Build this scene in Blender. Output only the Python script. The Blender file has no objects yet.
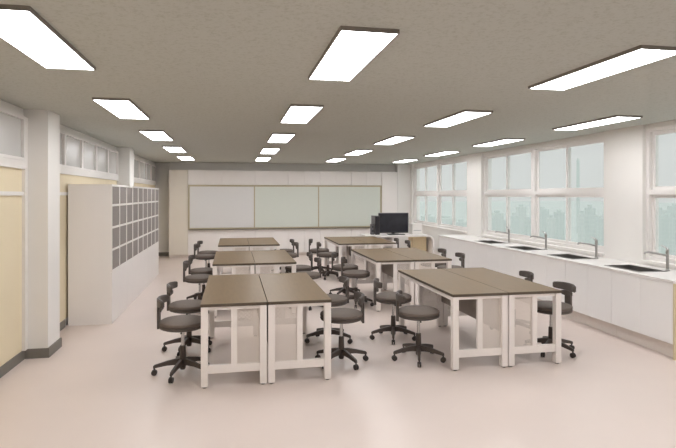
import bpy, bmesh, math, random
from mathutils import Vector, Matrix
random.seed(7)
PI = math.pi
C = bpy.context.scene.collection
S = bpy.context.scene

# ------------------------------------------------------------------ materials
def lin(c):
    return tuple((v/12.92 if v <= .04045 else ((v+.055)/1.055)**2.4) for v in [x/255 for x in c])

def mat(name, rgb, rough=.5, metal=0., noise=0., nscale=20., bump=0., bscale=80., spec=.5, stretch=(1,1,1)):
    m = bpy.data.materials.new(name); m.use_nodes = True
    nt = m.node_tree; b = nt.nodes['Principled BSDF']
    c = lin(rgb)
    b.inputs['Roughness'].default_value = rough
    b.inputs['Metallic'].default_value = metal
    b.inputs['Specular IOR Level'].default_value = spec
    b.inputs['Base Color'].default_value = (*c, 1)
    if noise or bump:
        tc = nt.nodes.new('ShaderNodeTexCoord')
        mp = nt.nodes.new('ShaderNodeMapping'); mp.inputs['Scale'].default_value = stretch
        nt.links.new(tc.outputs['Object'], mp.inputs['Vector'])
    if noise:
        n = nt.nodes.new('ShaderNodeTexNoise'); n.inputs['Scale'].default_value = nscale
        n.inputs['Detail'].default_value = 4
        nt.links.new(mp.outputs['Vector'], n.inputs['Vector'])
        r = nt.nodes.new('ShaderNodeValToRGB')
        r.color_ramp.elements[0].position = .3; r.color_ramp.elements[1].position = .7
        r.color_ramp.elements[0].color = (*[v*(1-noise) for v in c], 1)
        r.color_ramp.elements[1].color = (*[min(1, v*(1+noise)) for v in c], 1)
        nt.links.new(n.outputs['Fac'], r.inputs['Fac'])
        nt.links.new(r.outputs['Color'], b.inputs['Base Color'])
    if bump:
        n2 = nt.nodes.new('ShaderNodeTexNoise'); n2.inputs['Scale'].default_value = bscale
        n2.inputs['Detail'].default_value = 3
        nt.links.new(mp.outputs['Vector'], n2.inputs['Vector'])
        bp = nt.nodes.new('ShaderNodeBump'); bp.inputs['Strength'].default_value = bump
        bp.inputs['Distance'].default_value = .004
        nt.links.new(n2.outputs['Fac'], bp.inputs['Height'])
        nt.links.new(bp.outputs['Normal'], b.inputs['Normal'])
    return m

def emis(name, rgb, s):
    m = bpy.data.materials.new(name); m.use_nodes = True
    nt = m.node_tree; nt.nodes.clear()
    e = nt.nodes.new('ShaderNodeEmission'); o = nt.nodes.new('ShaderNodeOutputMaterial')
    e.inputs['Color'].default_value = (*rgb, 1); e.inputs['Strength'].default_value = s
    nt.links.new(e.outputs[0], o.inputs[0]); return m

def glass(name, tint, haze_rgb, haze_mix):
    m = bpy.data.materials.new(name); m.use_nodes = True
    nt = m.node_tree; nt.nodes.clear()
    o = nt.nodes.new('ShaderNodeOutputMaterial')
    t = nt.nodes.new('ShaderNodeBsdfTransparent'); t.inputs['Color'].default_value = (*tint, 1)
    d = nt.nodes.new('ShaderNodeBsdfTranslucent'); d.inputs['Color'].default_value = (*haze_rgb, 1)
    g = nt.nodes.new('ShaderNodeBsdfGlossy'); g.inputs['Roughness'].default_value = .12
    m1 = nt.nodes.new('ShaderNodeMixShader'); m1.inputs[0].default_value = haze_mix  # whitening of the pane stands in for the haze outdoors
    m2 = nt.nodes.new('ShaderNodeMixShader'); m2.inputs[0].default_value = .008
    nt.links.new(t.outputs[0], m1.inputs[1]); nt.links.new(d.outputs[0], m1.inputs[2])
    nt.links.new(m1.outputs[0], m2.inputs[1]); nt.links.new(g.outputs[0], m2.inputs[2])
    nt.links.new(m2.outputs[0], o.inputs[0]); return m

def perforated(name, rgb, pitch):
    """white sheet steel with a regular grid of small punched holes"""
    m = bpy.data.materials.new(name); m.use_nodes = True
    nt = m.node_tree; b = nt.nodes['Principled BSDF']; o = nt.nodes['Material Output']
    b.inputs['Base Color'].default_value = (*lin(rgb), 1); b.inputs['Roughness'].default_value = .5
    tc = nt.nodes.new('ShaderNodeTexCoord'); sp = nt.nodes.new('ShaderNodeSeparateXYZ')
    nt.links.new(tc.outputs['Object'], sp.inputs[0])
    outs = []
    for ax in ('X', 'Z'):
        mu = nt.nodes.new('ShaderNodeMath'); mu.operation = 'MULTIPLY'; mu.inputs[1].default_value = 2*PI/pitch
        si = nt.nodes.new('ShaderNodeMath'); si.operation = 'SINE'
        nt.links.new(sp.outputs[ax], mu.inputs[0]); nt.links.new(mu.outputs[0], si.inputs[0]); outs.append(si)
    ad = nt.nodes.new('ShaderNodeMath'); ad.operation = 'MULTIPLY'
    nt.links.new(outs[0].outputs[0], ad.inputs[0]); nt.links.new(outs[1].outputs[0], ad.inputs[1])
    gt = nt.nodes.new('ShaderNodeMath'); gt.operation = 'GREATER_THAN'; gt.inputs[1].default_value = .22
    nt.links.new(ad.outputs[0], gt.inputs[0])
    t = nt.nodes.new('ShaderNodeBsdfTransparent'); mx = nt.nodes.new('ShaderNodeMixShader')
    nt.links.new(gt.outputs[0], mx.inputs[0]); nt.links.new(b.outputs[0], mx.inputs[1]); nt.links.new(t.outputs[0], mx.inputs[2])
    nt.links.new(mx.outputs[0], o.inputs[0]); return m

def ceiling_mat():
    m = mat('acoustic ceiling', (194, 195, 188), .9, bump=.12, bscale=60, spec=.1)
    nt = m.node_tree; b = nt.nodes['Principled BSDF']
    tc = nt.nodes.new('ShaderNodeTexCoord')
    n = nt.nodes.new('ShaderNodeTexNoise'); n.inputs['Scale'].default_value = 38; n.inputs['Detail'].default_value = 5
    n.inputs['Roughness'].default_value = .75
    r = nt.nodes.new('ShaderNodeValToRGB')
    r.color_ramp.elements[0].position = .36; r.color_ramp.elements[1].position = .5
    r.color_ramp.elements[0].color = (*lin((180, 181, 171)), 1); r.color_ramp.elements[1].color = (*lin((194, 195, 188)), 1)
    nt.links.new(tc.outputs['Object'], n.inputs['Vector']); nt.links.new(n.outputs['Fac'], r.inputs['Fac'])
    nt.links.new(r.outputs['Color'], b.inputs['Base Color']); return m

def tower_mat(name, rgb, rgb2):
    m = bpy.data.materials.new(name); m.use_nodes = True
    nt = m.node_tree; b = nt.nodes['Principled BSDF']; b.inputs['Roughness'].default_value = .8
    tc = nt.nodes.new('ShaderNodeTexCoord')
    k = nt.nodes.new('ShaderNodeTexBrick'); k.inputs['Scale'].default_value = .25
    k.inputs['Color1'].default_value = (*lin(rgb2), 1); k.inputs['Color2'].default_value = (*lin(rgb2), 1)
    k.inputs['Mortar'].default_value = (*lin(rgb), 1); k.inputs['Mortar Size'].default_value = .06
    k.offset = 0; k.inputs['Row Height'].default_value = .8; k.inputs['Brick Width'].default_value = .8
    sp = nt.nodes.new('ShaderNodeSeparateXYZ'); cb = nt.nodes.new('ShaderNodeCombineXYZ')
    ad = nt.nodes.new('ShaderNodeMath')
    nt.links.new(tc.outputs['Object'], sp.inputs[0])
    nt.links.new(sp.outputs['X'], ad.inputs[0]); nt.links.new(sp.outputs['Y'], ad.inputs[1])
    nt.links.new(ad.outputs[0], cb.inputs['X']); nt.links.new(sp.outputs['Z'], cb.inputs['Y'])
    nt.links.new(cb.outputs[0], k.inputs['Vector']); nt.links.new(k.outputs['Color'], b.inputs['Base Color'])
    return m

M = dict(
    floor=mat('vinyl floor', (223, 208, 200), .32, noise=.025, nscale=1.2, bump=.04, bscale=6),
    ceiling=ceiling_mat(),
    white=mat('white painted wall', (236, 233, 229), .7, noise=.01, nscale=3),
    beige=mat('beige wall panel', (234, 220, 190), .65, noise=.02, nscale=2),
    base=mat('dark grey baseboard', (122, 117, 110), .55, noise=.03),
    trim=mat('white trim', (236, 232, 228), .45, noise=.008),
    frame=mat('white window frame', (236, 232, 229), .4, noise=.008),
    cab=mat('white laminate', (243, 238, 235), .42, noise=.008, nscale=4),
    cabcream=mat('cream laminate', (229, 221, 209), .42, noise=.01, nscale=4),
    toe=mat('pale plinth', (224, 214, 206), .5, noise=.02),
    endpanel=mat('beige end panel', (222, 208, 172), .5, noise=.02),
    cabwin=mat('white base cabinet laminate', (250, 248, 247), .42, noise=.006, nscale=4),
    counter=mat('white solid surface counter', (240, 236, 233), .25, noise=.01, nscale=40),
    steel=mat('brushed steel basin', (120, 117, 114), .35, metal=.85, noise=.05, nscale=60, stretch=(1, 8, 1)),
    drain=mat('dark drain', (70, 68, 66), .4, metal=.7, noise=.03),
    chrome=mat('chrome', (205, 205, 205), .18, metal=1, noise=.01),
    chrome_dull=mat('satin chrome tap', (165, 163, 160), .3, metal=.9, noise=.02),
    top=mat('brown laminate worktop', (121, 98, 67), .42, noise=.07, nscale=7, stretch=(6, .6, 1), spec=.36),
    edge=mat('dark edge band', (88, 76, 64), .5, noise=.03),
    legw=mat('white powder coated steel', (240, 232, 227), .4, noise=.008),
    panel=mat('grey modesty panel', (158, 147, 139), .6, noise=.03),
    perf=perforated('perforated white sheet', (226, 216, 208), .0125),
    seat=mat('dark grey upholstery', (113, 102, 94), .75, noise=.06, nscale=60, bump=.15, bscale=300),
    seatband=mat('dark seat shell', (84, 76, 71), .55, noise=.03),
    back=mat('dark grey backrest plastic', (90, 82, 77), .5, noise=.03),
    base_black=mat('dark brown plastic base', (74, 64, 58), .45, noise=.03),
    caster=mat('black caster', (58, 51, 48), .5, noise=.03),
    lockgrey=mat('grey locker door', (142, 133, 129), .5, noise=.02),
    board=mat('grey whiteboard surface', (224, 223, 222), .28, noise=.008),
    boardgreen=mat('greenish grey whiteboard surface', (216, 221, 212), .28, noise=.008),
    gold=mat('champagne aluminium frame', (186, 174, 148), .4, metal=.3, noise=.02),
    tray=mat('dark pen tray', (120, 112, 98), .45, metal=.3, noise=.02),
    screen=mat('dark screen', (38, 38, 46), .18, noise=.25, nscale=7),
    bezel=mat('black bezel', (30, 28, 33), .4, noise=.02),
    silver=mat('silver plastic edge', (186, 184, 184), .4, noise=.02),
    pc=mat('charcoal case', (92, 90, 92), .5, noise=.03),
    wood=mat('pale wood panel', (236, 218, 180), .5, noise=.05, nscale=5, stretch=(8, 8, .6)),
    pglass=glass('greenish window glass', (.978, .985, .981), (.90, .92, .91), .16),
    frost=mat('frosted grey glass', (212, 210, 207), .25, noise=.02, nscale=2),
    lampframe=mat('grey lamp housing', (140, 133, 126), .5, noise=.02),
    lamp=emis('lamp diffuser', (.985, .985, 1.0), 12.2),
    ground=mat('hazy city ground', (180, 191, 187), .9, noise=.06, nscale=.02),  # distance haze is mixed into this pale colour
)

# ------------------------------------------------------------------ mesh helpers
def box(bm, x0, x1, y0, y1, z0, z1, bev=0, seg=2):
    vs = [bm.verts.new(p) for p in ((x0,y0,z0),(x1,y0,z0),(x1,y1,z0),(x0,y1,z0),(x0,y0,z1),(x1,y0,z1),(x1,y1,z1),(x0,y1,z1))]
    fs = [bm.faces.new([vs[i] for i in q]) for q in ((0,3,2,1),(4,5,6,7),(0,1,5,4),(1,2,6,5),(2,3,7,6),(3,0,4,7))]
    if bev:
        es = {e for f in fs for e in f.edges}
        bmesh.ops.bevel(bm, geom=list(es), offset=bev, segments=seg, profile=.6, affect='EDGES')

def lathe(bm, prof, cx=0, cy=0, n=32, cap=True):
    rings = []
    for r, z in prof:
        if r < 1e-6: rings.append([bm.verts.new((cx, cy, z))])
        else: rings.append([bm.verts.new((cx+r*math.cos(2*PI*i/n), cy+r*math.sin(2*PI*i/n), z)) for i in range(n)])
    for a, b in zip(rings, rings[1:]):
        for i in range(n):
            j = (i+1) % n
            if len(a) == 1 and len(b) == 1: continue
            if len(a) == 1: bm.faces.new((a[0], b[j], b[i]))
            elif len(b) == 1: bm.faces.new((a[i], a[j], b[0]))
            else: bm.faces.new((a[i], a[j], b[j], b[i]))
    if cap:
        for r, rev in ((rings[0], True), (rings[-1], False)):
            if len(r) > 1: bm.faces.new(r[::-1] if rev else r)

def tube(bm, pts, rad, n=12):
    pts = [Vector(p) for p in pts]
    if not isinstance(rad, (list, tuple)): rad = [rad]*len(pts)
    rings = []; up = Vector((0, 0, 1))
    for i, p in enumerate(pts):
        d = (pts[min(i+1, len(pts)-1)]-pts[max(i-1, 0)]).normalized()
        a = d.cross(up)
        if a.length < 1e-3: a = d.cross(Vector((1, 0, 0)))
        a.normalize(); b = d.cross(a)
        rings.append([bm.verts.new(p+rad[i]*(math.cos(2*PI*k/n)*a+math.sin(2*PI*k/n)*b)) for k in range(n)])
    for a, b in zip(rings, rings[1:]):
        for k in range(n): bm.faces.new((a[k], a[(k+1) % n], b[(k+1) % n], b[k]))
    bm.faces.new(rings[0][::-1]); bm.faces.new(rings[-1])

def sweep_rect(bm, secs):
    """secs: list of four-corner rings"""
    rings = [[bm.verts.new(p) for p in s] for s in secs]
    for a, b in zip(rings, rings[1:]):
        for k in range(4): bm.faces.new((a[k], a[(k+1) % 4], b[(k+1) % 4], b[k]))
    bm.faces.new(rings[0][::-1]); bm.faces.new(rings[-1])

def obj(name, bm, m, parent=None, smooth=False, label=None):
    bmesh.ops.recalc_face_normals(bm, faces=bm.faces[:])
    me = bpy.data.meshes.new(name); bm.to_mesh(me); bm.free()
    o = bpy.data.objects.new(name, me); C.objects.link(o)
    for k in (m if isinstance(m, (list, tuple)) else [m]): me.materials.append(M[k])
    if smooth:
        for p in me.polygons: p.use_smooth = True
        try: me.set_sharp_from_angle(angle=math.radians(40))
        except Exception: pass
    if parent is not None: o.parent = parent
    if label: o['label'] = label
    return o

def boxes(name, bs, m, parent=None, bev=0, label=None):
    bm = bmesh.new()
    for b in bs: box(bm, *b, bev=bev)
    return obj(name, bm, m, parent, label=label)

def thing(name, label, cat, loc=(0,0,0), rz=0, group=None):
    o = bpy.data.objects.new(name, None); C.objects.link(o); o.empty_display_size = .1
    o.location = loc; o.rotation_euler = (0, 0, rz)
    o['label'] = label; o['category'] = cat
    if group: o['group'] = group
    return o

def tag(o, label, cat, group=None):
    o['label'] = label; o['category'] = cat
    if group: o['group'] = group
    return o

def struct(o, label=None):
    o['kind'] = 'structure'
    if label: o['label'] = label
    return o

def copy_tree(o, parent=None):
    c = o.copy(); C.objects.link(c)
    if parent is not None: c.parent = parent
    for ch in list(o.children): copy_tree(ch, c)
    return c

ORD = ['first','second','third','fourth','fifth','sixth','seventh','eighth','ninth','tenth','eleventh','twelfth','thirteenth','fourteenth','fifteenth','sixteenth','seventeenth','eighteenth','nineteenth','twentieth']

# ------------------------------------------------------------------ room shell
XL, XR, YN, YF, ZC = -2.16, 5.16, -2.4, 15.62, 2.622
YC = 15.0            # front plane of the built-in cupboards on the far wall
struct(boxes('floor', [(XL-.25, XR+.25, YN-.2, YF+.2, -.12, 0)], 'floor'), 'pale beige vinyl classroom floor')
struct(boxes('ceiling', [(XL-.25, XR+.25, YN-.2, YF+.2, ZC, ZC+.12)], 'ceiling'), 'grey speckled acoustic ceiling')
# left wall with its two columns
struct(boxes('wall_left', [(XL-.2, XL, YN-.2, YF+.2, 0, ZC),
                           (XL, -1.925, 6.10, 6.49, 0, ZC), (XL, -1.925, 10.62, 11.06, 0, ZC)], 'white'),
       'white left wall with two square columns')
struct(boxes('wall_far', [(XL-.2, XR+.25, YF, YF+.2, 0, ZC), (4.77, XR, YC+.01, YF, 0, ZC)], 'white'), 'white far wall')
struct(boxes('wall_near', [(XL-.2, XR+.25, YN-.2, YN, 0, ZC)], 'white'))
# right wall: piers, spandrel below the windows and a thin lintel above
OPEN = [(11.12, 14.85), (6.63, 10.42), (2.15, 5.91), (-2.1, 1.43)]
SILL, HEAD = .86, 2.56
piers = [(14.85, YF), (10.42, 11.12), (5.91, 6.63), (1.43, 2.15), (YN, -2.1)]
bs = [(XR, XR+.24, a, b, 0, ZC) for a, b in piers]
for a, b in OPEN: bs += [(XR, XR+.24, a, b, 0, SILL), (XR+.04, XR+.24, a, b, HEAD, ZC)]
struct(boxes('wall_right', bs, 'white'), 'white right wall with square piers between the windows')
# baseboards
bl = [(XL, XL+.018, YN, 6.10, 0, .10), (XL, -1.907, 6.082, 6.10, 0, .10), (-1.925, -1.907, 6.10, 6.49, 0, .10), (XL, -1.907, 6.49, 6.508, 0, .10),
      (XL, XL+.018, 6.508, 7.45, 0, .10), (XL, XL+.018, 12.1, YF, 0, .10)]
struct(boxes('baseboard_left', bl, 'base'), 'dark grey baseboard along the left wall')
struct(boxes('baseboard_far', [(XL+.018, -1.715, YF-.018, YF, 0, .10)], 'base'), 'dark grey baseboard in the far left recess')
# beige boards, rail and white bands of the left wall
sp = [(YN, 6.03), (6.50, 10.615), (11.07, YF-.02)]
struct(boxes('wall_panel', [(XL, XL+.008, a, b, .10, 1.99) for a, b in sp], 'beige'), 'beige lower panelling of the left wall')
struct(boxes('trim_1', [(XL, XL+.028, a, b, 1.715, 1.755) for a, b in sp], 'trim'), 'narrow white rail across the beige panelling')
struct(boxes('trim_2', [(XL, XL+.04, a, b, 1.99, 2.075) for a, b in sp], 'trim'), 'white band under the high corridor windows')
struct(boxes('trim_3', [(XL, XL+.04, 6.03, 6.10, .10, 2.53)], 'trim'), 'white upright strip beside the first column')

# high corridor windows of the left wall
n = [0]
def next_window():
    n[0] += 1; return 'window_%d' % n[0]
def high_window(a, b, cols, label):
    z0, z1 = 2.075, 2.535
    bm = bmesh.new()
    box(bm, XL, XL+.045, a, b, z1-.035, z1); box(bm, XL, XL+.045, a, b, z0, z0+.03)
    ys = [a+(b-a)*i/cols for i in range(cols+1)]
    for i, y in enumerate(ys):
        w = .035
        box(bm, XL, XL+.045, max(a, y-w), min(b, y+w), z0+.03, z1-.035)
    w = struct(obj(next_window(), bm, 'frame'), label)
    for i in range(cols):
        boxes('pane', [(XL, XL+.015, ys[i]+.035, ys[i+1]-.035, z0+.03, z1-.035)], 'frost', w)
high_window(1.2, 6.02, 5, 'high frosted window strip left of the first column')
high_window(6.56, 10.56, 5, 'high frosted window strip above the lockers')
high_window(11.12, 15.6, 5, 'high frosted window strip past the second column')

# big windows of the right wall
def big_window(a, b, label):
    x0, x1 = 5.215, 5.30
    z0, z1 = SILL+.03, HEAD
    zt = 1.755
    q = (b-a)/4
    bm = bmesh.new()
    box(bm, x0, x1, a, b, z1-.04, z1); box(bm, x0, x1, a, b, z0, z0+.05)
    for y, w in ((a+.025, .025), (a+2*q, .045), (b-.025, .025)): box(bm, x0, x1, y-w, y+w, z0+.05, z1-.04)
    box(bm, x0, x1, a+.05, a+2*q-.045, zt-.03, zt+.03); box(bm, x0, x1, a+2*q+.045, b-.05, zt-.03, zt+.03)
    w = struct(obj(next_window(), bm, 'frame'), label)
    for h, (y0, y1) in enumerate(((a+.05, a+2*q-.045), (a+2*q+.045, b-.05))):
        ym = (y0+y1)/2
        for k, (p, r) in enumerate(((y0, ym+.02), (ym-.02, y1))):
            for (za, zb) in ((z0+.05, zt-.03), (zt+.03, z1-.04)):
                xs = x0+.012 if k == 0 else x0+.048
                bm = bmesh.new(); f = .042
                box(bm, xs, xs+.03, p, r, za, za+f); box(bm, xs, xs+.03, p, r, zb-f, zb)
                box(bm, xs, xs+.03, p, p+f, za+f, zb-f); box(bm, xs, xs+.03, r-f, r, za+f, zb-f)
                s = obj('sash', bm, 'frame', w)
                boxes('pane', [(xs+.012, xs+.018, p+f, r-f, za+f, zb-f)], 'pglass', s)
    struct(boxes('window_sill', [(XR-.025, 5.30, a, b, SILL, SILL+.03)], 'trim', w))
big_window(*OPEN[0], 'far window of the right wall, behind the teacher desk')
big_window(*OPEN[1], 'middle window of the right wall, above three sinks')
big_window(*OPEN[2], 'near window of the right wall, at the edge of the view')
big_window(*OPEN[3], 'window of the right wall beside the viewer')

# ------------------------------------------------------------------ ceiling lamps
LX = [-1.113, .725, 2.563, 4.404]; LW, LL = .312, 1.223
colname = ['left', 'second from left', 'third from left', 'right']
def make_lamp():
    t = thing('ceiling_light', '', 'ceiling light')
    w, l, h = LW/2, LL, .024
    fr = .008
    boxes('housing', [(-w-fr, w+fr, -fr, l+fr, -.012, 0), (-w-fr, -w, -fr, l+fr, -h, -.012), (w, w+fr, -fr, l+fr, -h, -.012),
                      (-w, w, -fr, 0, -h, -.012), (-w, w, l, l+fr, -h, -.012)], 'lampframe', t)
    boxes('diffuser', [(-w, w, 0, l, -h+.003, -.012)], 'lamp', t, label='glowing white diffuser')
    return t
lamp0 = make_lamp(); first = True
for ci, x in enumerate(LX):
    for r in range(-1, 5):
        y = 2.767+r*2.469
        if r == -1 or (ci == 3 and r == 0): rowtxt = None
        o = lamp0 if first else copy_tree(lamp0); first = False
        o.location = (x, y, ZC)
        if r == -1: o['label'] = 'flat ceiling light of the %s row, out of view near the viewer' % colname[ci]
        elif r == 0 and ci == 3: o['label'] = 'flat ceiling light of the right row, just past the right edge of the view'
        else:
            k = r if ci < 3 else r-1
            o['label'] = 'flat white ceiling light panel, %s from the viewer in the %s row' % (['nearest', 'second', 'third', 'fourth', 'fifth'][k], colname[ci])
        o['category'] = 'ceiling light'; o['group'] = 'flat ceiling light panels'

# ------------------------------------------------------------------ lab desks
DW, DL, DH = .589, 1.74, .75
def make_desk():
    """origin at the front left floor corner, inner side (seam) at +x"""
    t = thing('lab_desk', '', 'desk')
    zt = DH-.028
    bm = bmesh.new(); box(bm, 0, DW, 0, DL, zt+.001, DH, bev=.003); 
    o = obj('tabletop', bm, ['top', 'edge'], t)
    for p in o.data.polygons: p.material_index = 0 if p.normal.z > .9 else 1
    L = .062
    for (x, y) in ((.004, .004), (DW-L-.004, .004), (.004, DL-L-.004), (DW-L-.004, DL-L-.004)):
        bm = bmesh.new(); box(bm, x, x+L, y, y+L, .012, zt, bev=.004)
        lg = obj('leg', bm, 'legw', t)
        bm = bmesh.new(); lathe(bm, [(.018, 0), (.022, .004), (.022, .012)], x+L/2, y+L/2, 16)
        obj('foot', bm, 'base', lg)
    a = .004+L; b = DW-.004-L
    for y in (.014, DL-.014-.04):
        boxes('apron', [(a, b, y, y+.04, zt-.028, zt)], 'legw', t)
        boxes('stretcher', [(a, b, y, y+.04, .128, .200)], 'legw', t)
        xm = DW*.5
        boxes('post', [(xm-.026, xm+.026, y+.002, y+.038, .200, zt-.028)], 'legw', t)
        bm = bmesh.new(); box(bm, xm+.026, b, -.001, .001, .200, zt-.028)
        pn = obj('mesh_panel', bm, 'perf', t, label='perforated white sheet'); pn.location.y = y+.02
    for x in (.02, DW-.05):
        boxes('side_rail', [(x, x+.03, a, DL-a, zt-.045, zt)], 'legw', t)
    boxes('modesty_panel', [(DW-.022, DW-.008, a+.002, DL-a-.002, .33, zt-.046)], 'panel', t, label='grey board along the inner side')
    return t
desk0 = make_desk()
def mirror_desk():
    """the same desk with its parts mirrored, so that the mesh panel faces the seam"""
    t = thing('lab_desk', '', 'desk')
    def walk(src, par):
        for ch in src.children:
            me = ch.data.copy()
            for v in me.vertices: v.co.x = DW-v.co.x
            me.flip_normals()
            c = bpy.data.objects.new(ch.name.split('.')[0], me); C.objects.link(c); c.parent = par; c.location = ch.location
            if 'label' in ch: c['label'] = ch['label']
            walk(ch, c)
    walk(desk0, t); return t
desk1 = mirror_desk()
TXL, TXR = -.285, 2.106
TY = {('left', 0): 4.83, ('left', 1): 7.61, ('left', 2): 10.40, ('right', 0): 4.835, ('right', 1): 7.53, ('right', 2): 10.30}
rown = ['front', 'middle', 'back']
first = True
for (side, r), y in TY.items():
    x = TXL if side == 'left' else TXR+(-.008, -.035, -.045)[r]
    for h in (0, 1):
        src = (desk0, desk1)[h]
        o = src if first else copy_tree(src)
        o.location = (x+h*.594, y, 0)
        o['label'] = 'brown topped white lab desk, %s half of the %s %s pair' % (('left', 'right')[h], rown[r], side)
        o['category'] = 'desk'; o['group'] = 'paired lab desks'
    first = False

# ------------------------------------------------------------------ swivel chairs (backrest towards local +x)
def arc_band(bm, r0, r1, a0, a1, z0, z1, n=18, taper=0):
    secs = []
    for i in range(n+1):
        a = a0+(a1-a0)*i/n
        k = 1-taper*abs(2*i/n-1)**3
        zm = (z0+z1)/2; h = (z1-z0)/2*k
        c, s = math.cos(a), math.sin(a)
        secs.append([(r0*c, r0*s, zm-h), (r1*c, r1*s, zm-h), (r1*c, r1*s, zm+h), (r0*c, r0*s, zm+h)])
    sweep_rect(bm, secs)
def lift(bm, d): bmesh.ops.translate(bm, verts=bm.verts[:], vec=(0, 0, d))
def make_chair():
    t = thing('swivel_chair', '', 'chair'); U = .03
    bm = bmesh.new()
    lathe(bm, [(0, .452), (.2, .452), (.214, .458), (.218, .47), (.214, .484), (.195, .494), (.12, .499), (0, .50)], n=48, cap=False)
    lift(bm, U); s = obj('seat', bm, 'seat', t, smooth=True)
    bm = bmesh.new(); lathe(bm, [(.06, .415), (.19, .415), (.212, .424), (.217, .438), (.215, .452), (.06, .4525)], n=48)
    lift(bm, U); obj('seat_shell', bm, 'seatband', s, smooth=True)
    # backrest: upright strap and gently curved lumbar pad
    bm = bmesh.new(); arc_band(bm, .213, .236, -.21, .21, .42, .675, 8)
    lift(bm, U); up = obj('back_support', bm, 'back', t, smooth=True)
    ox = -.055
    bm = bmesh.new(); arc_band(bm, .262, .292, -.70, .70, .632, .715, 22, .25)
    bmesh.ops.translate(bm, verts=bm.verts[:], vec=(ox, 0, 0))
    bmesh.ops.bevel(bm, geom=[e for e in bm.edges if len(e.link_faces) == 2 and e.calc_face_angle() > .7], offset=.008, segments=2, affect='EDGES')
    lift(bm, U); obj('backrest', bm, 'back', t, smooth=True)
    bm = bmesh.new(); arc_band(bm, .255, .272, -.34, .34, .575, .634, 12, .5)
    bmesh.ops.translate(bm, verts=bm.verts[:], vec=(ox, 0, 0))
    lift(bm, U); obj('back_bracket', bm, 'back', up, smooth=True)
    bm = bmesh.new(); lathe(bm, [(.0165, .25), (.0165, .44)], n=20); gl = obj('gas_lift', bm, 'chrome', t, smooth=True, label='chrome gas lift')
    bm = bmesh.new(); lathe(bm, [(.022, .045), (.028, .06), (.03, .15), (.027, .27), (.02, .275)], n=20); obj('column_sleeve', bm, 'base_black', t, smooth=True)
    bm = bmesh.new(); tube(bm, [(0, .02, .408), (.0, .12, .405), (0, .17, .40)], [.006, .006, .009], 8); lift(bm, U); obj('height_lever', bm, 'base_black', t, smooth=True)
    bm = bmesh.new(); lathe(bm, [(.03, .392), (.075, .402), (.08, .4155)], n=24); lift(bm, U); obj('seat_mount', bm, 'base_black', t, smooth=True)
    for k in range(5):
        a = 2*PI*k/5
        d = Vector((math.cos(a), math.sin(a), 0)); p = Vector((-d.y, d.x, 0))
        secs = []
        for r, w, z, h in ((.015, .022, .118, .03), (.07, .021, .12, .026), (.15, .017, .110, .02), (.23, .0145, .092, .016), (.262, .0135, .084, .0145), (.272, .010, .08, .011)):
            c = d*r+Vector((0, 0, z))
            secs.append([c-p*w-Vector((0, 0, h)), c+p*w-Vector((0, 0, h)), c+p*w*.7+Vector((0, 0, h)), c-p*w*.7+Vector((0, 0, h))])
        bm = bmesh.new(); sweep_rect(bm, secs)
        lg = obj('leg', bm, 'base_black', t)
        # twin wheel caster
        cb = bmesh.new()
        ce = d*.262
        ax = p
        for sgn in (-1, 1):
            n_ = 18; rr = .027
            ring = []
            for off, rad in ((.004, rr*.8), (.006, rr), (.016, rr), (.019, rr*.75)):
                ring.append([cb.verts.new(ce+ax*sgn*off+Vector((0, 0, rr))+rad*(math.cos(2*PI*i/n_)*d+Vector((0, 0, math.sin(2*PI*i/n_))))) for i in range(n_)])
            for A, B in zip(ring, ring[1:]):
                for i in range(n_): cb.faces.new((A[i], A[(i+1) % n_], B[(i+1) % n_], B[i]))
            cb.faces.new(ring[0]); cb.faces.new(ring[-1])
        tube(cb, [ce+Vector((0, 0, .027)), ce+Vector((0, 0, .074))], .008, 10)
        obj('caster', cb, 'caster', lg, smooth=True)
    return t
chair0 = make_chair()
CH = [  # x, y, back direction (degrees), table side, table row, chair side, near/far
    (-0.475, 5.289, 180, 'left', 0, 'left', 0), (-0.479, 6.083, 176, 'left', 0, 'left', 1),
    (-0.484, 8.06, 181, 'left', 1, 'left', 0), (-0.465, 8.79, 178, 'left', 1, 'left', 1),
    (-0.531, 10.890, 178, 'left', 2, 'left', 0), (-0.505, 11.529, 174, 'left', 2, 'left', 1),
    (1.088, 5.313, -5, 'left', 0, 'right', 0), (1.104, 6.114, 0, 'left', 0, 'right', 1),
    (1.097, 8.062, 0, 'left', 1, 'right', 0), (1.079, 8.842, -2, 'left', 1, 'right', 1),
    (1.08, 10.796, 0, 'left', 2, 'right', 0), (1.08, 11.577, 0, 'left', 2, 'right', 1),
    (1.905, 5.275, 168, 'right', 0, 'left', 0), (1.885, 6.10, 171, 'right', 0, 'left', 1),
    (1.886, 8.065, 173, 'right', 1, 'left', 0), (1.871, 8.793, 171, 'right', 1, 'left', 1),
    (1.924, 10.768, 175, 'right', 2, 'left', 0), (1.868, 11.529, 170, 'right', 2, 'left', 1),
    (3.425, 5.244, 4, 'right', 0, 'right', 0), (3.478, 6.136, -6, 'right', 0, 'right', 1),
    (3.556, 8.304, -3, 'right', 1, 'right', 0), (3.525, 9.008, -3, 'right', 1, 'right', 1),
    (3.478, 10.825, -8, 'right', 2, 'right', 0), (3.419, 11.431, -8, 'right', 2, 'right', 1)]
LOWB = {6: .04, 12: .045, 13: .04}   # backrests set lower
BA = [36, 36, 20, 52, 30, 10, 4, 40, 60, 25, 15, 50, 36, 37, 40, 12, 30, 66, 3, 8, 50, 22, 44, 16]   # how each five star base is turned
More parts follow.
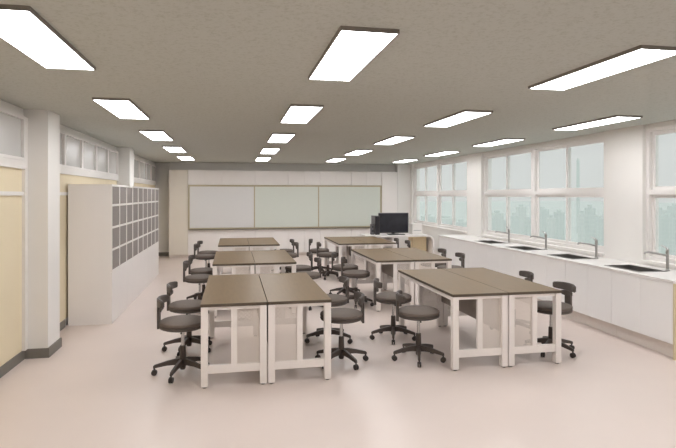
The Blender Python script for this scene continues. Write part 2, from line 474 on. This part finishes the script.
for i, (x, y, a, ts, r, cs, nf) in enumerate(CH):
    o = chair0 if i == 0 else copy_tree(chair0)
    o.location = (x, y, 0); o.rotation_euler = (0, 0, math.radians(a))
    for ch in o.children:
        if ch.name.split('.')[0] in ('backrest', 'back_support'): ch.location.z = -LOWB.get(i, 0)
        if ch.name.split('.')[0] == 'leg': ch.rotation_euler = (0, 0, math.radians(BA[i]-a))
    o['label'] = 'dark grey round swivel chair, %s on the %s side of the %s %s desks' % (('nearer', 'farther')[nf], cs, rown[r], ts)
    o['category'] = 'chair'; o['group'] = 'round swivel chairs at the lab desks'

# ------------------------------------------------------------------ locker units along the left wall
LY0, LY1, LXF, LXB, LZ = 7.50, 12.0, -1.58, -2.125, 1.862
def make_locker(w, LXB=LXB):
    t = thing('locker_cabinet', '', 'locker')
    d = LXF-LXB
    boxes('body', [(0, d-.02, 0, w, 0, LZ-.02), (0, d-.002, 0, w, LZ-.02, LZ)], 'cab', t)
    zs = [.70, .985, 1.282, 1.58, 1.85]
    fr = .026
    bm = bmesh.new()
    for c in range(4):
        y = w*c/3
        box(bm, d-.02, d, max(0, y-fr/2), min(w, y+fr/2), .69, LZ-.02)
    for z in zs:
        for c in range(3): box(bm, d-.02, d-.001, w*c/3+fr/2 if c else fr/2, w*(c+1)/3-fr/2, z-fr/2, min(z+fr/2, LZ-.02))
    obj('door_grid', bm, 'cab', t)
    for c in range(3):
        for r in range(4):
            y0, y1 = w*c/3+fr/2, w*(c+1)/3-fr/2
            dr = boxes('locker_door', [(d-.018, d-.009, y0+.003, y1-.003, zs[r]+fr/2+.003, zs[r+1]-fr/2-.003)], 'lockgrey', t)
            boxes('keyhole', [(d-.009, d-.006, y1-.04, y1-.028, (zs[r]+zs[r+1])/2-.01, (zs[r]+zs[r+1])/2+.01)], 'chrome', dr)
        boxes('lower_door', [(d-.02, d-.002, w*c/3+.002, w*(c+1)/3-.002, .006, .684)], 'cab', t)
    return t
lw = (LY1-LY0)/3-.001
lk0 = make_locker(lw)
for i in range(3):
    o = lk0 if i == 0 else copy_tree(lk0) if i == 1 else make_locker(lw, -1.915)
    o.location = (LXB if i < 2 else -1.915, LY0+i*(LY1-LY0)/3, 0)
    o['label'] = 'white locker cabinet with grey grid doors, %s in the row' % ['nearest', 'middle', 'farthest'][i]
    o['category'] = 'locker'; o['group'] = 'locker cabinets along the left wall'

# ------------------------------------------------------------------ sink counter on the right
CX, CY0, CY1, CZ = 4.50, 4.735, 11.11, .83
NU = 7; UW = (CY1-CY0)/NU
def make_base():
    t = thing('base_cabinet', '', 'base cabinet')
    boxes('body', [(.02, XR-CX-.005, 0.001, UW-.001, .155, .62), (.02, .10, 0.001, UW-.001, .62, CZ-.032)], 'cabwin', t)
    boxes('plinth', [(.07, XR-CX-.01, .002, UW-.002, 0, .155)], 'toe', t)
    for k in range(2):
        boxes('door', [(0, .019, UW*k/2+.002, UW*(k+1)/2-.002, .16, CZ-.036)], 'cabwin', t, bev=.001)
    return t
bc0 = make_base()
for i in range(NU):
    o = bc0 if i == 0 else copy_tree(bc0)
    o.location = (CX, CY0+i*UW, 0)
    o['label'] = 'white base cabinet under the sink counter, %s from the near end' % ORD[i]
    o['category'] = 'base cabinet'; o['group'] = 'base cabinets under the sink counter'
tag(boxes('end_panel', [(CX, XR-.005, CY0-.022, CY0-.002, 0, CZ-.032)], 'endpanel'), 'beige end panel closing the near end of the sink cabinets', 'panel')
SINKY = [5.31, 6.55, 7.77, 8.95]; SX0, SX1, SLEN = 4.60, 4.945, .57
bm = bmesh.new()
x0, x1 = CX-.025, XR-.002
ys = [CY0-.03]
for y in SINKY: ys += [y, y+SLEN]
ys.append(CY1)
for a, b in zip(ys[0::2], ys[1::2]): box(bm, x0, x1, a, b, CZ-.03, CZ)
for y in SINKY: box(bm, x0, SX0, y, y+SLEN, CZ-.03, CZ); box(bm, SX1, x1, y, y+SLEN, CZ-.03, CZ)
bmesh.ops.remove_doubles(bm, verts=bm.verts[:], dist=1e-5)
ct = tag(obj('countertop', bm, 'counter'), 'long white countertop holding four sinks under the windows', 'countertop')
def make_sink():
    t = thing('sink', '', 'sink')
    w, l, dp = SX1-SX0, SLEN, .17
    bm = bmesh.new(); e = .004; i = .02
    # rim
    o_ = [(-.012, -.012), (w+.012, -.012), (w+.012, l+.012), (-.012, l+.012)]; i_ = [(i, i), (w-i, i), (w-i, l-i), (i, l-i)]
    rings = [[bm.verts.new((*p, .001)) for p in o_], [bm.verts.new((*p, .005)) for p in o_], [bm.verts.new((*p, .005)) for p in i_],
             [bm.verts.new((p[0], p[1], .0)) for p in i_],
             [bm.verts.new((w/2+(p[0]-w/2)*.9, l/2+(p[1]-l/2)*.93, -dp)) for p in i_]]
    for a, b in zip(rings, rings[1:]):
        for k in range(4): bm.faces.new((a[k], a[(k+1) % 4], b[(k+1) % 4], b[k]))
    bm.faces.new(rings[-1])
    obj('basin', bm, 'steel', t)
    bm = bmesh.new(); lathe(bm, [(.045, -dp+.001), (.043, -dp+.006), (.02, -dp+.003)], w/2, l/2, 20); obj('drain', bm, 'drain', t, smooth=True)
    return t
sk0 = make_sink()
def make_faucet():
    t = thing('faucet', '', 'faucet')
    bm = bmesh.new(); lathe(bm, [(.03, 0), (.03, .006), (.02, .014), (.016, .03), (.0155, .20), (.019, .205), (.019, .25), (.012, .26)], n=20)
    obj('column', bm, 'chrome_dull', t, smooth=True)
    bm = bmesh.new(); tube(bm, [(-.01, .0, .18), (-.09, .05, .20), (-.17, .10, .212), (-.20, .118, .206), (-.205, .121, .188)], [.012, .0115, .011, .011, .0115], 14)
    obj('spout', bm, 'chrome_dull', t, smooth=True)
    bm = bmesh.new(); tube(bm, [(.0, .0, .26), (-.015, .01, .275), (-.06, .03, .30)], [.014, .010, .007], 12)
    obj('lever', bm, 'chrome', t, smooth=True)
    return t
fc0 = make_faucet()
for i, y in enumerate(SINKY):
    o = sk0 if i == 0 else copy_tree(sk0)
    o.location = (SX0, y, CZ)
    o['label'] = 'stainless steel sink in the white counter, %s from the near end' % ORD[i]; o['category'] = 'sink'; o['group'] = 'sinks in the counter'
    o = fc0 if i == 0 else copy_tree(fc0)
    o.location = (5.0, y+.03, CZ)
    o['label'] = 'tall chrome tap beside the %s sink from the near end' % ORD[i]; o['category'] = 'faucet'; o['group'] = 'taps on the counter'

# ------------------------------------------------------------------ built-in cupboards and whiteboard on the far wall
ZT, BX0, BX1, BZ0, BZ1 = 2.40, -1.21, 4.282, .766, 1.996
def cupboard(name, w, z0, z1, doors, plinth, m='cab', dm='cab'):
    t = thing(name, '', 'cupboard')
    boxes('body', [(0.001, w-.001, .02, YF-YC-.02, z0+(.08 if plinth else 0), z1)], m, t)
    if plinth: boxes('plinth', [(.002, w-.002, .05, YF-YC-.02, 0, .08)], 'toe', t)
    q = w/doors
    for k in range(doors):
        zs = [(z0+(.085 if plinth else .003), z1-.003)]
        if name == 'tall_cupboard': zs = [(z0+.085, BZ1-.003), (BZ1+.003, z1-.003)]
        for a, b in zs: boxes('door', [(k*q+.008, (k+1)*q-.008, 0, .019, a, b)], dm, t)
    return t
t = cupboard('tall_cupboard', .504, 0, ZT, 1, True, 'cabcream', 'cabcream'); t.location = (-1.714, YC, 0)
tag(t, 'tall cream cupboard at the left end of the far wall', 'cupboard')
t = cupboard('tall_cupboard', .485, 0, ZT, 1, True); t.location = (BX1+.002, YC, 0)
tag(t, 'tall white cupboard right of the whiteboard', 'cupboard')
uw = (BX1-BX0)/6
u0 = cupboard('wall_cupboard', uw, BZ1+.002, ZT, 2, False)
l0 = cupboard('low_cupboard', uw, 0, BZ0-.002, 2, True)
for i in range(6):
    o = u0 if i == 0 else copy_tree(u0); o.location = (BX0+i*uw, YC, 0)
    o['label'] = 'white two door cupboard above the whiteboard, %s from the left' % ORD[i]; o['category'] = 'cupboard'; o['group'] = 'cupboards above the whiteboard'
    o = l0 if i == 0 else copy_tree(l0); o.location = (BX0+i*uw, YC, 0)
    o['label'] = 'white two door low cupboard under the whiteboard, %s from the left' % ORD[i]; o['category'] = 'cupboard'; o['group'] = 'low cupboards under the whiteboard'
struct(boxes('trim_4', [(-1.714, 4.767, YC+.25, YF, ZT, ZC)], 'white'), 'added filler above the far cupboards that lightens the recess')  # added to make the gap shallower and less dark
t = thing('whiteboard', 'three section grey whiteboard on the far wall between the cupboards', 'whiteboard', (BX0, YC, BZ0))
W, Hh = BX1-BX0, BZ1-BZ0
boxes('backing', [(.004, W-.004, .04, .98, .002, Hh-.002)], 'cab', t)
f = .045
boxes('frame', [(0, W, -.02, .03, 0, f), (0, W, -.02, .03, Hh-f, Hh), (0, f, -.02, .03, f, Hh-f), (W-f, W, -.02, .03, f, Hh-f)], 'gold', t)
secx = [f, 1.796, 3.613, W-f]
for k in range(3):
    boxes('board_section', [(secx[k]+.001, secx[k+1]-.001, -.004 if k != 1 else -.012, .01 if k != 1 else .006, f+.001, Hh-f-.001)], 'board' if k == 0 else 'boardgreen', t,
          label=['light grey board section', 'greenish grey middle board section', 'greenish grey right board section'][k])
for x in secx[1:3]: boxes('divider', [(x-.016, x+.016, -.018, -.013, f, Hh-f)], 'gold', t)
boxes('pen_tray', [(.02, W-.02, -.075, -.021, -.012, .012)], 'tray', t)

# ------------------------------------------------------------------ teacher desk, monitor and boxes
t = thing('teacher_desk', 'white teacher desk with rounded right end in front of the far window', 'desk', (3.12, 12.25, 0))
bm = bmesh.new()
# top flowing through a rounded corner into the right end panel
prof_o = [(0, .74), (1.55, .74)]; prof_i = [(0, .70), (1.55, .70)]
for k in range(1, 9):
    a = PI/2*(1-k/8); prof_o.append((1.55+.16*math.cos(a), .58+.16*math.sin(a))); prof_i.append((1.55+.12*math.cos(a), .58+.12*math.sin(a)))
prof_o.append((1.71, 0)); prof_i.append((1.67, 0))
rings = [[(xo, 0, zo), (xi, 0, zi), (xi, .72, zi), (xo, .72, zo)] for (xo, zo), (xi, zi) in zip(prof_o, prof_i)]
sweep_rect(bm, rings)
obj('desk_top', bm, 'cab', t, smooth=True)
boxes('side_panel', [(.02, .06, .03, .69, 0, .70)], 'cab', t)
boxes('modesty_panel', [(.06, .72, .60, .62, .25, .70)], 'cab', t)
dr = boxes('drawer_pedestal', [(.66, .78, .03, .60, .02, .699)], 'cab', t)
boxes('wood_panel', [(1.27, 1.62, .30, .66, .02, .698)], 'wood', t, label='pale wood pedestal under the desk')
DZ = .741
t = thing('monitor', 'wide black monitor on the teacher desk', 'monitor', (3.93, 12.70, DZ))
bm = bmesh.new(); box(bm, -.385, .385, -.02, .025,   .03, .525, bev=.006); obj('case', bm, 'bezel', t)
boxes('top_edge', [(-.385, .385, -.012, .02, .526, .536)], 'silver', t, label='silver top edge')
boxes('screen', [(-.36, .36, -.0225, -.0205, .06, .505)], 'screen', t)
bm = bmesh.new(); box(bm, -.04, .04, .027, .05, .012, .25); obj('stand', bm, 'bezel', t)
bm = bmesh.new(); box(bm, -.15, .15, -.09, .11, 0, .012, bev=.004); obj('stand_foot', bm, 'bezel', t)
t = thing('computer_tower', 'charcoal computer tower left of the monitor', 'computer', (3.475, 12.70, DZ))
bm = bmesh.new(); box(bm, -.06, .06, -.16, .22, .008, .46, bev=.006); b_ = obj('case', bm, 'pc', t)
boxes('front_panel', [(-.054, .054, -.168, -.161, .02, .45)], 'bezel', t)
boxes('foot', [(-.05, .05, -.14, -.11, 0, .008), (-.05, .05, .17, .2, 0, .008)], 'bezel', t)
t = thing('loudspeaker', 'small dark loudspeaker at the left end of the teacher desk', 'speaker', (3.368, 12.66, DZ))
bm = bmesh.new(); box(bm, -.036, .036, -.06, .06, 0, .26, bev=.006); obj('cabinet', bm, 'pc', t)
for z, r in ((.09, .03), (.19, .02)):
    bm = bmesh.new(); lathe(bm, [(r, 0), (r*.8, .004), (0.002, -.004)], n=20)
    bmesh.ops.transform(bm, matrix=Matrix.Translation((0, -.061, z)) @ Matrix.Rotation(PI/2, 4, 'X'), verts=bm.verts[:])
    obj('speaker_cone', bm, 'bezel', t, smooth=True)
t = thing('keyboard', 'black keyboard lying in front of the monitor', 'keyboard', (3.93, 12.46, DZ))
boxes('case', [(-.21, .21, -.06, .06, 0, .016)], 'bezel', t, bev=.004)
boxes('keys', [(-.2+i*.0267, -.178+i*.0267, -.052+j*.026, -.03+j*.026, .0165, .022) for i in range(15) for j in range(4)], 'pc', t)
t = thing('printer', 'white box shaped printer right of the monitor', 'printer', (4.50, 12.70, DZ))
bm = bmesh.new(); box(bm, -.13, .13, -.16, .16, 0, .25, bev=.012); obj('body', bm, 'trim', t)
boxes('paper_slot', [(-.10, .10, -.163, -.1605, .085, .105)], 'silver', t)
boxes('lid', [(-.125, .125, -.15, .15, .251, .265)], 'trim', t)

# ------------------------------------------------------------------ city outside, haze put into its pale colours
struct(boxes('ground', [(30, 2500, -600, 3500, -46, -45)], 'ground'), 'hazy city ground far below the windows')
M['t1'] = tower_mat('tower a', (208, 217, 213), (194, 206, 203)); M['t2'] = tower_mat('tower b', (208, 217, 214), (198, 210, 207)); M['t3'] = tower_mat('tower c', (215, 222, 218), (202, 212, 209))  # wall colours paled and flattened to carry the haze
yaw = .1957; ft = 529.23
def at(px, dist):
    a = (px-338)/ft; c, s = math.cos(yaw), math.sin(yaw)
    return (dist*(s+a*c), dist*(c-a*s))
TW = [(416, 520, 9, 224), (428, 700, 12, 216), (446, 600, 14, 218), (461, 480, 10, 222), (489, 420, 8, 219), (497, 560, 9, 213), (503, 650, 10, 222),
      (514, 380, 6, 216), (521, 520, 8, 207), (528, 430, 5, 220), (542, 600, 10, 209), (551, 400, 6, 218), (559, 520, 7, 212), (578, 650, 2, 160),
      (582, 420, 6, 214), (590, 380, 7, 208), (599, 460, 8, 218), (659, 480, 9, 210), (668, 400, 8, 217), (676, 520, 10, 206), (690, 450, 9, 212), (712, 520, 14, 208)]
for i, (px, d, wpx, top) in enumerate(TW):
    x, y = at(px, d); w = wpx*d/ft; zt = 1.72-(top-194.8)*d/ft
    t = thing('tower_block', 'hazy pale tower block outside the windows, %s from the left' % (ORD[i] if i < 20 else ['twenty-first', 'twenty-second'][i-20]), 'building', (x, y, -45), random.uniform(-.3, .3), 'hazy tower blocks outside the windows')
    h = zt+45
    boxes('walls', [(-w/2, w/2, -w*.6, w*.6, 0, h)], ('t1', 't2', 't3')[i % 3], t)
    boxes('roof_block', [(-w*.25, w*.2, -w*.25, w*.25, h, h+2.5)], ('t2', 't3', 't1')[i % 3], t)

# ------------------------------------------------------------------ sky, camera
w = bpy.data.worlds.new('World'); S.world = w; w.use_nodes = True
nt = w.node_tree; bg = nt.nodes['Background']
tc = nt.nodes.new('ShaderNodeTexCoord'); sx = nt.nodes.new('ShaderNodeSeparateXYZ'); r = nt.nodes.new('ShaderNodeValToRGB')
nt.links.new(tc.outputs['Generated'], sx.inputs[0]); nt.links.new(sx.outputs['Z'], r.inputs['Fac']); nt.links.new(r.outputs['Color'], bg.inputs['Color'])
e = r.color_ramp.elements
e[0].position = 0; e[0].color = (.63, .638, .63, 1); e[1].position = .5; e[1].color = (.68, .685, .68, 1)
mr = nt.nodes.new('ShaderNodeMapRange')     # overcast sky: brighter towards the zenith
mr.inputs['From Min'].default_value = .2; mr.inputs['From Max'].default_value = .8; mr.inputs['To Min'].default_value = 1.08; mr.inputs['To Max'].default_value = 2.1
nt.links.new(sx.outputs['Z'], mr.inputs['Value']); nt.links.new(mr.outputs['Result'], bg.inputs['Strength'])

cam = bpy.data.cameras.new('Camera'); co = bpy.data.objects.new('Camera', cam); C.objects.link(co)
co.location = (0, 0, 1.7216); co.rotation_euler = (PI/2, 0, -yaw)
cam.sensor_width = 36; cam.lens = ft*36/676; cam.shift_y = -29.18/676; cam.clip_end = 6000; cam.clip_start = .05
S.camera = co
S.view_settings.view_transform = 'Standard'; S.view_settings.look = 'None'
S.view_settings.exposure = 0; S.view_settings.gamma = 1; S.view_settings.use_curve_mapping = False
